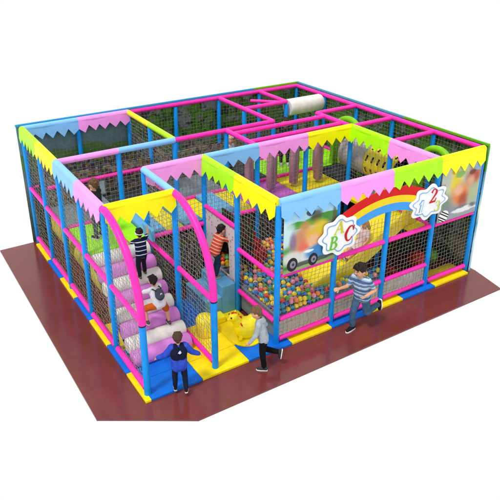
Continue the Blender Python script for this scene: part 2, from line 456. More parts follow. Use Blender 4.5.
for j in range(1, 5):
    wallnet(g(0,j), g(0,j+1), D + .05, H - .05); wallnet(g(0,j), g(0,j+1), .18, D - .05)
wallnet(g(1,1), g(1,2), D, H - .05); wallnet(g(1,1), g(1,2), .18, D - .08)
wallnet(g(1,2), g(2,2), D + .05, H - .05); wallnet(g(1,2), g(2,2), .1, D - .05)
wallnet(g(2,0), g(2,1), 1.38, H - .05); wallnet(g(2,0), g(2,1), .52, 1.28); wallnet(g(2,1), g(2,2), 1.78, H - .05)
wallnet(g(2,0), g(3,0), .57, 1.32)
wallnet(g(3,0), g(4,0), .57, 1.32); wallnet(g(4,0), g(5,0), .57, 1.32); wallnet(g(5,0), g(6,0), .18, 1.32)
wallnet(g(4,0), g(5,0), 1.41, 2.0); wallnet(g(3,0), g(4,0), 1.41, 1.86)
for i in (2, 3, 4): wallnet(g(i,2), g(i+1,2), D + .05, H - .05)
for j in (0, 1): wallnet(g(5,j), g(5,j+1), D + .05, H - .05)
for i in range(5): wallnet(g(i,3), g(i+1,3), D + .05, H - .05)
for i in range(6): wallnet(g(i,5), g(i+1,5), D + .05, H - .05)
for j in range(5): wallnet(g(6,j), g(6,j+1), D + .05, H - .05)
wallnet(g(2,3), g(2,4), D + .05, H - .05); wallnet(g(2,4), g(2,5), D + .05, H - .05); wallnet(g(4,4), g(5,4), D + .05, H - .05)
for i in (2, 3, 4): wallnet(g(i,2), g(i+1,2), .1, D - .05)

# ---- decks (upper storey floors)
def deck(x0, y0, x1, y1, m, z=D, th=.07):
    return MB().bevbox((x0+.01, y0+.01, z-th), (x1-.01, y1-.01, z), .012).build('deck', M[m], frame)
deck(0.06,2.42,1.2,3.65,'lime_d')
for k in range(6):
    deck(1.2+.4*k, 2.5, 1.6+.4*k, 3.65, 'step' if k % 2 == 0 else 'deck_y', z=D + (.06 if k % 2 == 0 else 0), th=.13 if k % 2 == 0 else .07)
deck(3.6,2.5,4.8,3.65,'purple'); deck(4.8,2.5,5.98,3.65,'deck_y')
deck(.06,3.65,1.2,4.85,'deck_g'); deck(1.2,3.65,2.4,4.85,'deck_d'); deck(2.4,3.65,3.6,4.85,'deck_g'); deck(3.6,3.65,4.8,4.85,'deck_d'); deck(4.8,3.65,6,4.85,'lime_d')
deck(.06,4.85,1.2,6,'deck_d'); deck(1.2,4.85,2.4,6,'deck_g'); deck(2.4,4.85,3.6,6,'deck_d'); deck(3.6,4.85,4.8,6,'deck_g'); deck(4.8,4.85,6,6,'deck_d')
deck(6,0.06,7.15,1.25,'deck_d'); deck(6,1.25,7.15,2.45,'deck_g'); deck(6,2.45,7.15,3.65,'deck_d'); deck(6,3.65,7.15,4.85,'lime_d'); deck(6,4.85,7.15,6,'deck_d')
deck(5.55,.12,6,2.4,'deck_y')
# ---- printed partition and kick panels of the frame, and added dark shade sheets
def panel(name, a, b, m, lab=None):
    o = MB().box(a, b).build(name, M[m], frame)
    if lab: tag(o, lab)
    return o
panel('partition', (.08,4.78,D), (1.14,4.81,2.0), 'jungle', 'grey and olive jungle print partition')
panel('partition', (1.26,4.78,D), (2.34,4.81,2.0), 'jungle', 'grey and olive jungle print partition')
panel('partition', (.08,5.6,D), (2.34,5.62,2.0), 'jungle2')
panel('partition', (2.45,4.2,D), (2.48,6.0,2.2), 'jungle2')
panel('partition', (2.5,4.80,D), (4.75,4.83,2.0), 'jungle')
panel('partition', (1.25,2.52,.06), (2.35,2.55,1.2), 'jungle2')
for i in range(2, 6): panel('partition', (X[i]+.06,2.52,.06), (X[i+1]-.06,2.55,1.24), 'shade_print')  # dark sheets added behind the lower nets to paint in under-deck shade
panel('partition', (4.93,1.16,.05), (7.14,1.19,1.26), 'shade_print', 'added dark spotted sheet standing in for shade under the upper floor')  # no real wall: added so the space behind the net goes near-black
panel('partition', (.9,1.4,.05), (.93,2.4,.9), 'jungle')
for i in range(2, 5):
    panel('kick_panel', (X[i]+.055,.004,.17), (X[i+1]-.055,.024,.485), 'kick' if i < 4 else 'kick_g')

for i in range(2, 5): wallnet((X[i],-.012), (X[i+1],-.012), .18, .48)
# ---- printed outer boards behind and to the right of the frame
b1 = thing('scenery_board', 'long meadow print board closing the back of the play frame', 'printed board', (3.6,6.15,0))
MB().box((-.1,6.13,0), (7.31,6.155,2.74)).build('panel', M['meadow_back'], b1)
MB().box((-.11,6.12,2.74), (5.9,6.165,2.78)).build('top_edge', col_mat('#3c9fd0'), b1)
MB().box((5.9,6.12,2.74), (7.33,6.165,2.78)).build('top_edge', col_mat('#74bb1c'), b1)
b2 = thing('scenery_board', 'long meadow print board closing the right hand side of the play frame', 'printed board', (7.3,3,0))
MB().box((7.285,-.03,0), (7.31,6.12,2.74)).build('panel', M['meadow_side'], b2)
MB().box((7.275,2.2,2.74), (7.32,6.12,2.78)).build('top_edge', col_mat('#4f9db8'), b2)
MB().box((7.275,-.04,2.74), (7.32,2.2,2.78)).build('top_edge', col_mat('#5fae1e'), b2)
e = MB().box((7.28,-.05,0), (7.318,-.031,2.74)).build('front_edge', blobs('edge_print', vgrad([(0,'#8ecff0'),(.25,'#cdeef5'),(.4,'#4f9fc9'),(.5,'#d9f0d0'),(.62,'#86c1e0'),(.8,'#4f98c0'),(.82,'#3f9a24'),(1,'#4aa521')],0,2.74), [(7.3,.55,.1,.08,'#e8e9a8',.2,1),(7.3,.85,.1,.05,'#3d9b57',.2,1)], 'xz'), b2)

# ------------------------------------------------------------------ floor mats
def fmat(x0, y0, x1, y1, c, lab):
    o = MB().bevbox((x0+.003, y0+.003, .002), (x1-.003, y1-.003, .045), .008).build('floor_mat', M['mat_'+c], org=((x0+x1)/2, (y0+y1)/2, 0))
    tag(o, lab, 'floor mat', 'interlocking blue and yellow floor mats')
ys = [-.15, .62, 1.5, 2.385, 3.265, 4.145, 5.03, 5.93]
ordn = ['first','second','third','fourth','fifth','sixth','seventh']
for k in range(7):
    c = 'y' if k % 2 == 0 else 'b'
    fmat(-.10, ys[k], .0, ys[k+1], c, ('yellow' if c == 'y' else 'blue') + ' foam mat edging the left side, %s from the front corner' % ordn[k])
xs = [0.0] + [.005 + .88*k for k in range(1, 9)]; xs[-1] = 7.14
front = ['blue foam mat in front of the roller climb','yellow foam mat at the open entrance beside the lane post','blue foam mat at the entrance under the child in the grey hoodie',
         'yellow edge mat below the ball pit','blue edge mat behind the running boy in the striped shirt','yellow edge mat below the middle of the rainbow','blue edge mat below the number sign','yellow edge mat nearest the right hand corner']
for k in range(8):
    fmat(xs[k], -.15, xs[k+1], .34, 'b' if k % 2 == 0 else 'y', front[k])
rows = [(.34,1.22),(1.22,2.1)]
lab2 = {(0,0):'blue foam mat under the lowest rollers',(1,0):'yellow foam mat behind the net of the climbing lane',(2,0):'yellow foam mat under the ride-on toy',
        (0,1):'yellow foam mat deep under the roller climb',(1,1):'blue foam mat beside the pale blue steps',(2,1):'yellow foam mat under the pale blue steps'}
for (k, r), lab in lab2.items():
    fmat(xs[k], rows[r][0], min(xs[k+1], 2.38), rows[r][1], lab.split()[0][0], lab)

# ------------------------------------------------------------------ roller climb
rc = thing('roller_climb', 'sloping climb of alternating white and pink foam rollers in the left lane', 'roller climb', (.6,.75,0))
cy = [(2.30,1.235),(2.07,1.075),(1.85,.915),(1.63,.755),(1.41,.595),(1.19,.435),(.97,.285),(.76,.15)]
for k, (yy, zz) in enumerate(cy):
    r = .141
    pts = [(.07,yy,zz),(.072,yy,zz),(.085,yy,zz),(.115,yy,zz),(1.085,yy,zz),(1.115,yy,zz),(1.128,yy,zz),(1.13,yy,zz)]
    MB().tube(pts, [r*.55, r*.75, r*.92, r, r, r*.92, r*.75, r*.55], 28).build('roller', M['roll_w' if k % 2 == 0 else 'roll_p'], rc, smooth=True)
MB().prism([(.62,.02),(.9,.02),(2.42,1.08),(2.42,1.2)], .1, 1.1, lambda u,v,w: (w,u,v)).build('base_board', M['darkv'], rc)

bp = MB().bevbox((1.075,1.98,1.50), (1.135,2.40,1.72), .015)
o = bp.build('side_pad', M['step'], org=(1.1,2.2,1.5)); tag(o, 'pale blue foam pad on edge at the top of the roller climb', 'foam pad')

# ------------------------------------------------------------------ courtyard
st = thing('entry_steps', 'two pale blue foam steps leading up to the arched hole', 'steps', (2.1,1.6,.045))
MB().bevbox((1.72,1.25,.047), (2.06,2.05,.42), .012).build('lower_step', M['step'], st)
MB().bevbox((2.062,1.25,.047), (2.345,2.05,.62), .012).build('upper_step', M['step'], st)
hp = MB(); poly = []
y0, y1, z0, z1 = 1.31, 2.39, .06, 1.68
n = 16; cyh = 1.80; hw = .27; zc = 1.15
arc = [(cyh + hw*math.cos(math.pi*k/n), zc + hw*math.sin(math.pi*k/n)) for k in range(n+1)]
out = []
left = [(y1, z0), (y1, z1)]
# build panel as quads around the opening
top_ = [(y1 + (y0-y1)*k/n, z1) for k in range(n+1)]
for x in (2.385, 2.41):
    pass
def fr(u, v, w): return (w, u, v)
for k in range(n): hp.prism([arc[k], arc[k+1], top_[k+1], top_[k]], 2.385, 2.41, fr)
hp.prism([(cyh+hw,.62),(cyh+hw,zc),(y1,z1),(y1,z0),(y1,.62)][:3]+[(y1,.62)], 2.385, 2.41, fr)
hp.prism([(y0,.62),(y0,z1),(cyh-hw,zc),(cyh-hw,.62)], 2.385, 2.41, fr)
hp.prism([(y0,z0),(y0,.62),(y1,.62),(y1,z0)], 2.385, 2.41, fr)
tag(hp.build('wall_panel', M['hole'], org=(2.4,1.85,0)), 'pale pink spotted wall panel with an arched crawl hole above the steps', 'wall panel')
panel('partition', (2.75,1.3,.6), (2.78,2.4,1.6), 'shade_print')

pf = MB().tube([(1.50,.88,.047),(1.50,.88,.06),(1.50,.88,.10),(1.50,.88,.36),(1.50,.88,.41),(1.50,.88,.43)], [.13,.155,.165,.165,.14,.10], 28)
tag(pf.build('pouf', M['toy'], org=(1.5,.88,.047), smooth=True), 'round yellow foam pouf behind the net of the climbing lane', 'pouf')
pf = MB().bevbox((1.58,1.0,.047), (2.0,1.22,.17), .03)
tag(pf.build('foam_block', M['toy'], org=(1.8,1.1,.047)), 'low yellow foam block in front of the pale blue steps', 'foam block')

def remesh(mb, name, vox, sm=4, m=None, parent=None, org=(0,0,0), disp=0):
    me = mb.mesh(name + '_raw', org); o = bpy.data.objects.new(name + '_raw', me); col.objects.link(o)
    r = o.modifiers.new('r', 'REMESH'); r.mode = 'VOXEL'; r.voxel_size = vox
    s = o.modifiers.new('s', 'SMOOTH'); s.factor = .5; s.iterations = sm
    dg = bpy.context.evaluated_depsgraph_get(); dg.update()
    me2 = bpy.data.meshes.new_from_object(o.evaluated_get(dg)); me2.name = name
    bpy.data.objects.remove(o); bpy.data.meshes.remove(me)
    if disp:
        me2.calc_loop_triangles()
        ns = [v.normal.copy() for v in me2.vertices]
        for v, nn in zip(me2.vertices, ns):
            v.co += nn * disp * (noise.noise(v.co*14) + .6*noise.noise(v.co*31))
    for p in me2.polygons: p.use_smooth = True
    me2.materials.clear(); me2.materials.append(m)
    q = bpy.data.objects.new(name, me2); col.objects.link(q)
    if parent: q.parent = parent
    else: q.location = org
    return q

# rocking toy: plump yellow animal on a rocker
rt = thing('ride_on_toy', 'plump yellow plastic ride-on animal with a red crest near the entrance', 'ride-on toy', (2.06,.42,.047), rot=R(165))
b = MB(); b.ell((0,0,.21), .23, .18, .20); b.ell((-.12,0,.30), .13, .13, .15); b.cap((.12,0,.28), (.19,0,.42), .105, .08); b.ell((.22,0,.46), .098, .085, .085)
b.cap((.24,0,.45), (.315,0,.43), .042, .03)
for s in (-1, 1): b.cap((.19,.045*s,.50), (.17,.06*s,.565), .024, .008); b.cap((.09,.09*s,.2), (.14,.12*s,.07), .045, .035); b.cap((-.11,.09*s,.2), (-.15,.12*s,.07), .05, .04)
b.cap((-.18,0,.3), (-.27,0,.36), .04, .015)
q = remesh(b, 'body', .011, 4, M['toy'], rt); 
for s in (-1, 1):
    MB().ell((.285,.062*s,.49), .015).build('eye', M['pupil'], rt, org=(0,0,0), smooth=True)
MB().tube([(0,0,.0),(0,0,.004),(0,0,.026),(0,0,.03)], [.27,.285,.285,.27], 36).build('base', M['toy'], rt, org=(0,0,0), smooth=True)
cr = MB()
for k in range(4): cr.ell((.24-.045*k, 0, .535-.012*k*k), .03, .018, .036)
remesh(cr, 'crest', .008, 2, M['red'], rt)
MB().tube([(.12,-.15,.36),(.12,.15,.36)], .012, 10).build('handle', M['red'], rt, org=(0,0,0), smooth=True)

# ------------------------------------------------------------------ ball pit
bcols = [('yellow','#f2d51a',10),('teal','#1f8fb4',8),('blue','#2f5fb6',4),('pink','#e88a9c',4),('red','#d8352c',4),('orange','#ee8a2c',3),('green','#4fa648',3)]
bm_ = bmesh.new(); bmesh.ops.create_icosphere(bm_, subdivisions=3, radius=.0455); 
proto = {}
for nme, hx, w in bcols:
    me = bpy.data.meshes.new('ball'); bm_.to_mesh(me); 
    for p in me.polygons: p.use_smooth = True
    me.materials.append(vinyl('ball_'+nme, hx, .35, .35, .05, 0)); proto[nme] = me
bm_.free()
bag_ = [n for n, h, w in bcols for _ in range(w)]
pos = []
rnd = random.Random(3)
yy = .10; rowi = 0
while yy < 2.36:
    xx = 2.50 + (.048 if rowi % 2 else 0)
    while xx < 4.9:
        if not (xx > 3.42 and .22 < yy < 1.16):
            pos.append((xx + rnd.uniform(-.012,.012), yy + rnd.uniform(-.012,.012), .67 + rnd.uniform(-.03,.04) + .035*math.sin(xx*5+1)*math.cos(yy*4)))
        xx += .096
    yy += .084; rowi += 1
# a second layer showing through the side nets
for k in range(11):
    for z in (.58,):
        pos.append((2.51 + rnd.uniform(0,.02), .15 + k*.092, z)); pos.append((2.52 + k*.092, .09 + rnd.uniform(0,.02), z))
cam_p = V((-2.797,-7.3,6.69))
pos.sort(key=lambda p: (V(p) - cam_p).length)
for p in pos[:300]:
    nme = rnd.choice(bag_); o = bpy.data.objects.new('ball', proto[nme]); col.objects.link(o); o.location = p; o.rotation_euler = (rnd.random()*3, rnd.random()*3, 0)
    tag(o, nme + ' plastic ball lying in the ball pit', 'ball', nme + ' balls in the ball pit')
rest = MB(); mats = {}
me = bpy.data.meshes.new('far_balls'); vs = []; fs = []; mi = []
tb = bmesh.new(); bmesh.ops.create_icosphere(tb, subdivisions=2, radius=.0455); tv = [v.co.copy() for v in tb.verts]; tb.verts.index_update(); tf = [[v.index for v in f.verts] for f in tb.faces]; tb.free()
names = [n for n, h, w in bcols]
for p in pos[300:]:
    o = len(vs); vs += [tuple(v + V(p)) for v in tv]; fs += [[i+o for i in f] for f in tf]; mi += [names.index(rnd.choice(bag_))]*len(tf)
me.from_pydata(vs, [], fs)
for n_ in names: me.materials.append(proto[n_].materials[0])
for p, k in zip(me.polygons, mi): p.material_index = k; p.use_smooth = True
o = bpy.data.objects.new('ball_heap', me); col.objects.link(o); tag(o, 'heap of mixed coloured balls at the back of the ball pit', 'balls', kind='stuff')
o = MB().bevbox((2.46,.035,.05), (4.9,2.42,.535), .01).build('pit_base', M['deck_g'], frame)

rb = MB()
for k in range(3): rb.bevbox((2.9, 1.62+.2*k, .6), (3.3, 1.81+.2*k, .86 + .12*k), .02)
tag(rb.build('foam_stairs', vinyl('dark_red','#a8161c',.5), org=(3.2,1.6,.6)), 'red foam stairs rising out of the back of the ball pit', 'foam stairs')

# ------------------------------------------------------------------ slide
sl = thing('slide', 'yellow plastic slide running down behind the rainbow into the ball pit', 'slide', (4.2,.6,.4))
path = [(5.85,1.42),(5.60,1.40),(5.38,1.29),(5.05,1.10),(4.6,.87),(4.2,.69),(3.85,.585),(3.55,.56),(3.38,.565)]
def dens(p, n=6):
    out = []
    for i in range(len(p)-1):
        p0 = p[max(i-1,0)]; p1 = p[i]; p2 = p[i+1]; p3 = p[min(i+2,len(p)-1)]
        for k in range(n):
            t = k/n
            out.append(tuple(.5*((2*p1[a]) + (-p0[a]+p2[a])*t + (2*p0[a]-5*p1[a]+4*p2[a]-p3[a])*t*t + (-p0[a]+3*p1[a]-3*p2[a]+p3[a])*t**3) for a in (0,1)))
    return out + [p[-1]]
pp = dens(path)
lip = .05
def prof(hw): 
    c = .68; q = .40
    return [(c-q,-.06),(c-q,hw-.02),(c-q+.015,hw+.015),(c-q+.045,hw+.015),(c-q+.06,hw-.02),(c-q+.09,.06),(c-q+.16,.0),(c+q-.16,.0),(c+q-.09,.06),(c+q-.06,hw-.02),(c+q-.045,hw+.015),(c+q-.015,hw+.015),(c+q,hw-.02),(c+q,-.06)]
vs = []; fs = []; n = 14
for i, (px, pz) in enumerate(pp):
    hw = .25 if i < len(pp)-10 else .25 - .12*(i-(len(pp)-10))/9
    vs += [(px, y_, pz + z_ + .0) for y_, z_ in prof(hw)]
for i in range(len(pp)-1):
    for k in range(n): fs.append((i*n+k, i*n+(k+1) % n, (i+1)*n+(k+1) % n, (i+1)*n+k))
fs.append(list(range(n))); fs.append([(len(pp)-1)*n+k for k in range(n)][::-1])
MB().add(vs, fs).build('chute', M['slide'], sl, smooth=True)
hood = MB(); n = 18
oarc = [(.68 + .44*math.cos(math.pi*k/n), 1.66 + .40*math.sin(math.pi*k/n)) for k in range(n+1)]
iarc = [(.68 + .34*math.cos(math.pi*k/n), 1.66 + .30*math.sin(math.pi*k/n)) for k in range(n+1)]
for k in range(n): hood.prism([iarc[k], oarc[k], oarc[k+1], iarc[k+1]], 5.52, 5.60, fr)
hood.prism([(.24,1.38),(.24,1.66),(.34,1.66),(.34,1.38)], 5.52, 5.60, fr); hood.prism([(1.02,1.38),(1.02,1.66),(1.12,1.66),(1.12,1.38)], 5.52, 5.60, fr)
hood.build('hood', M['slide'], sl)
MB().tube([(4.5,.68,.74),(4.5,.68,.61)], .03, 12).build('support', M['post'], sl, smooth=True)
MB().tube([(5.3,.68,1.16),(5.3,.68,.06)], .03, 12).build('support', M['post'], sl, smooth=True)

# ------------------------------------------------------------------ tubes, bags, rolls
# perforated crawl tube along the right hand strip
ct = thing('crawl_tube', 'yellow crawl tube with dark slot holes on the upper right floor', 'crawl tube', (6.5,1.9,1.36))
cx, cz, rr = 6.5, 1.90, .36
shell = MB(); vs = []; fs = []
NA, NL = 48, 15; y0_, y1_ = 1.33, 2.20
for i in range(NL+1):
    for k in range(NA):
        a = 2*math.pi*k/NA; vs.append((cx + rr*math.cos(a), y0_ + (y1_-y0_)*i/NL, cz + rr*math.sin(a)))
holes = []
for i in range(NL):
    for k in range(NA):
        f = (i*NA+k, i*NA+(k+1) % NA, (i+1)*NA+(k+1) % NA, (i+1)*NA+k)
        if i % 3 == 1 and k % 6 in (1, 2, 3): continue
        fs.append(f)
shell.add(vs, fs); so = shell.build('shell', M['slide'], ct, smooth=True); sm = so.modifiers.new('s', 'SOLIDIFY'); sm.thickness = .02
MB().tube([(cx,y0_+.02,cz),(cx,y1_-.02,cz)], rr-.045, 32, caps=False).build('liner', M['darkv'], ct, smooth=True)
MB().tube([(cx,2.2,cz),(cx,2.22,cz),(cx,3.0,cz),(cx,3.02,cz)], [rr-.01, rr, rr, rr-.01], 36, caps=False).build('sleeve', col_mat('#a8a6a4'), ct, smooth=True)
lt = thing('lime_hoop', 'lime green arched hoop on the right strip near the front corner', 'hoop', (6.6,.6,1.36))
MB().tube([(6.65, .62 + .42*math.cos(math.pi*k/20), 2.12 + .48*math.sin(math.pi*k/20)) for k in range(21)] , .07, 14).build('hoop', M['limetube'], lt, smooth=True)
MB().bevbox((6.55,.14,D+.002),(6.75,.26,2.12),.02).build('foot', M['limetube'], lt); MB().bevbox((6.55,.98,D+.002),(6.75,1.10,2.12),.02).build('foot', M['limetube'], lt)
l2 = thing('lime_hoop', 'lime green arched hoop on the right strip beyond the rainbow wall', 'hoop', (6.6,3.3,1.36))
MB().tube([(6.62, 3.22 + .48*math.cos(math.pi*k/20), 2.08 + .48*math.sin(math.pi*k/20)) for k in range(21)] , .075, 14).build('hoop', M['limetube'], l2, smooth=True)
MB().bevbox((6.54,2.68,D+.002),(6.7,2.80,2.08),.02).build('foot', M['limetube'], l2); MB().bevbox((6.54,3.64,D+.002),(6.7,3.76,2.08),.02).build('foot', M['limetube'], l2)
r = .205; ay, az = 4.93, 2.52
wr = MB().tube([(6.1,ay,az),(6.105,ay,az),(6.13,ay,az),(7.08,ay,az),(7.115,ay,az),(7.12,ay,az)], [r*.8, r*.93, r, r, r*.93, r*.8], 32)
tag(wr.build('foam_roll', M['roll_w'], org=(6.6,ay,az-r), smooth=True), 'white padded roll slung high at the back right corner', 'foam roll')

gb = 'striped foam pillars on the upper floor'
pil = [(4.35,3.05),(4.95,3.05),(5.55,2.95),(4.05,3.45),(4.65,3.42),(5.25,3.42),(5.82,3.35)]
plab = ['front striped foam pillar at the near edge of the purple deck','front striped foam pillar standing left on the yellow deck','front striped foam pillar at the right of the yellow deck',
        'rear striped foam pillar at the left edge of the purple deck','rear striped foam pillar behind the purple deck','rear striped foam pillar behind the yellow deck','rear striped foam pillar in the far right corner of the yellow deck']
for (x, y), lb in zip(pil, plab):
    o = MB().tube([(x,y,D+.08),(x,y,D+.10),(x,y,2.27),(x,y,2.30)], [.085,.10,.10,.085], 20).build('foam_pillar', M['bag'], org=(x,y,D+.08), smooth=True)
    tag(o, lb, 'foam pillar', gb)
# lower storey crawl tubes seen through the left net
oy = vinyl('olive_tube', '#cdbd22', .35)
for k, (y0, y1, lab) in enumerate([(2.6,4.1,'olive yellow crawl tube on the ground floor behind the left net'),(4.4,5.8,'olive yellow crawl tube on the ground floor near the back left corner')]):
    o = MB().tube([(.55,y0,.52),(.55,y0+.02,.52),(.55,y1-.02,.52),(.55,y1,.52)], [.30,.32,.32,.30], 28).build('ground_tube', oy, org=(.55,(y0+y1)/2,.2), smooth=True)
    tag(o, lab, 'crawl tube', 'ground floor crawl tubes')
o = MB().bevbox((.25,1.3,.05),(.85,2.3,.42),.03).build('foam_wedge', oy, org=(.55,1.8,.05)); tag(o, 'olive yellow foam block under the roller climb', 'foam block')
# clutter on the ground floor behind the dark front nets
for k, (x, y, z, rr_, hx, lab) in enumerate([(6.35,.55,.05,.2,'#b8231c','red foam ball behind the dark net at the right end'),(6.8,.6,.05,.16,'#4c8c1a','green foam ball behind the dark net at the right end'),(5.2,.6,.05,.15,'#3f7d1c','green foam ball on the ground under the slide top'),(5.6,.55,.05,.13,'#a8201c','small red foam ball on the ground under the slide top')]):
    o = MB().ell((x,y,z+rr_), rr_, seg=24, rings=16).build('foam_ball', vinyl('fb%d' % k, hx, .5), org=(x,y,z), smooth=True); tag(o, lab, 'foam ball')
# ------------------------------------------------------------------ pictures and signs on the front
def ppanel(x0, x1, z0, z1, m, lab, nm='picture_board'):
    t_ = thing(nm, lab, 'picture board', ((x0+x1)/2, -.05, z0))
    MB().box((x0,-.062,z0), (x1,-.050,z1)).build('print', m, t_)
    return t_
# coordinates inside the boards are measured from the board's lower middle
sky = vgrad([(0,'#8fa36a'),(.22,'#9fb27c'),(.4,'#7f9f6c'),(.55,'#9ec8a6'),(.72,'#a9d8e4'),(1,'#8fcaf0')], 0, 1.15)
it = [(-.30,.83,.2,.07,'#3f9a2e',.12,1),(.25,.84,.42,.10,'#3f8f33',.12,1),(.1,.93,.12,.09,'#4d4a3a',.4,.9),(-.55,.72,.22,.25,'#cdeaf0',.3,.8),(-.5,.25,.16,.2,'#4c9c44',.2,.9),
      (.45,.45,.2,.35,'#67745c',.35,.8),(-.12,.64,.12,.2,'#d89a66',.5,1),(-.24,.5,.15,.24,'#c98a68',.5,1),(-.36,.55,.07,.17,'#7a6a94',.5,.8),(.13,.56,.22,.23,'#e2b03a',.5,1),(.06,.46,.15,.12,'#e9b48c',.5,1),(.22,.7,.14,.1,'#d8c22c',.5,.9),
      (-.14,.36,.10,.16,'#e06a58',.5,.9),(-.38,.26,.2,.12,'#d8dad2',.4,.9),(.10,.22,.36,.13,'#cfd9de',.3,1),(.18,.25,.27,.14,'#3a86c4',.3,1),(.02,.10,.55,.045,'#3c4440',.25,.9),(.46,.25,.14,.12,'#d9dec8',.2,.9),(.36,.3,.06,.03,'#e0d060',.2,.8),
      (-.02,1.0,.09,.05,'#2a2c2e',.15,.9),(.48,.62,.05,.42,'#5a4a36',.25,.8),(.38,.60,.08,.06,'#c8d8a0',.2,.8),(-.12,.78,.09,.06,'#b98a4a',.6,.7),(.28,.36,.03,.05,'#f2f2ea',.15,1),(-.02,.30,.10,.025,'#f0f2f2',.15,.9)]
p1 = ppanel(2.47, 3.55, 1.41, 2.56, blobs('cartoon_print_car', sky, it, 'xz', .3, .05), 'blurry cartoon picture board with a small car, left of the alphabet sign')
def disc(cx_, cz_, r, y0, y1, n=28, sx=1): return [(cx_ + r*sx*math.cos(2*math.pi*k/n), cz_ + r*math.sin(2*math.pi*k/n)) for k in range(n)]
fx = lambda u, v, w: (u, w, v)
for cx_, cz_, rw in ((2.65,1.55,.125),(3.08,1.53,.115)):
    w_ = MB().prism(disc(cx_, cz_, rw, 0, 0, sx=.85), -.066, -.063, fx).build('wheel', col_mat('#26222a'), p1)
    MB().prism(disc(cx_+.008, cz_, rw*.55, 0, 0, sx=.85), -.070, -.0665, fx).build('hub', col_mat('#8c8894'), w_).parent = w_
    w_.children[0].matrix_parent_inverse.identity()
    MB().prism(disc(cx_+.012, cz_, rw*.2, 0, 0, sx=.85), -.074, -.0705, fx).build('hub', col_mat('#3a3640'), w_)
for w_ in [c for c in p1.children if c.name.startswith('wheel')]:
    for c in w_.children:           # sub-parts are stored in world metres: shift into the board's frame
        for v in c.data.vertices: v.co -= V(p1['_o'])
bg2 = vgrad([(0,'#8f979c'),(.2,'#a8b0ac'),(.5,'#b9c2a4'),(.8,'#aebcb0'),(1,'#9cc4d4')], 0, 1.2)
it2 = [(-.18,.82,.2,.22,'#e2cc2e',.6,1),(-.4,.85,.14,.2,'#b7bdb2',.5,.8),(.05,1.0,.2,.12,'#b8c48c',.5,.8),(.35,.80,.2,.19,'#b0533c',.6,1),(.28,.72,.1,.1,'#e0b090',.6,.8),(.02,.48,.25,.22,'#dd7f36',.6,1),(.12,.36,.14,.14,'#a8442c',.6,.9),(-.05,.58,.12,.1,'#eac0a0',.6,.7),
       (-.35,.35,.16,.18,'#6e8a72',.6,.8),(.42,.45,.16,.2,'#a7b58a',.6,.8),(-.2,.2,.2,.1,'#7f8894',.5,.8),(.2,.14,.36,.05,'#e2e4e6',.2,1),(-.05,.92,.12,.07,'#6fae52',.2,.8),(.46,.98,.12,.08,'#7cb0d0',.2,.8),(-.46,.62,.05,.16,'#5a86a0',.25,.8),(.30,.90,.10,.05,'#6a3020',.3,.8),(-.20,1.0,.10,.05,'#c8a020',.3,.8),(.42,.18,.1,.05,'#59606e',.5,.9),(.1,.22,.15,.04,'#6a6f78',.5,.8)]
p2 = ppanel(6.06, 7.14, 1.41, 2.6, blobs('cartoon_print_friends', bg2, it2, 'xz', .3, .07), 'blurry cartoon picture board with orange figures at the right end of the front')
zb = MB().prism(disc(6.22,1.53,.12,0,0,sx=1.15), -.068, -.063, fx).build('badge', stripes('zebra', ['#f2f2ee','#f2f2ee','#22201f','#f2f2ee','#22201f'], (.55,0,1), 7.5, rough=.5), p2)

rs = thing('rainbow_sign', 'flat rainbow sign in red, yellow and blue arching across the front', 'sign', (4.66,-.07,1.75))
def band(r0, r1, a0, a1, hx, nm):
    mb = MB(); n = 40; C = (4.66, .20)
    for k in range(n):
        t0 = R(a0 + (a1-a0)*k/n); t1 = R(a0 + (a1-a0)*(k+1)/n)
        mb.add([], [])
        q = [(C[0]+r*math.cos(t), C[1]+r*math.sin(t)) for r, t in ((r0,t0),(r1,t0),(r1,t1),(r0,t1))]
        mb.prism(q, -.085, -.065, fx)
    bm = None
    o = mb.build(nm, col_mat(hx, .4), rs); return o
band(2.09, 2.25, 59, 121, '#d6080c', 'red_band'); band(1.955, 2.09, 59, 121, '#f3d512', 'yellow_band'); band(1.80, 1.955, 59, 121, '#3f9fee', 'blue_band')

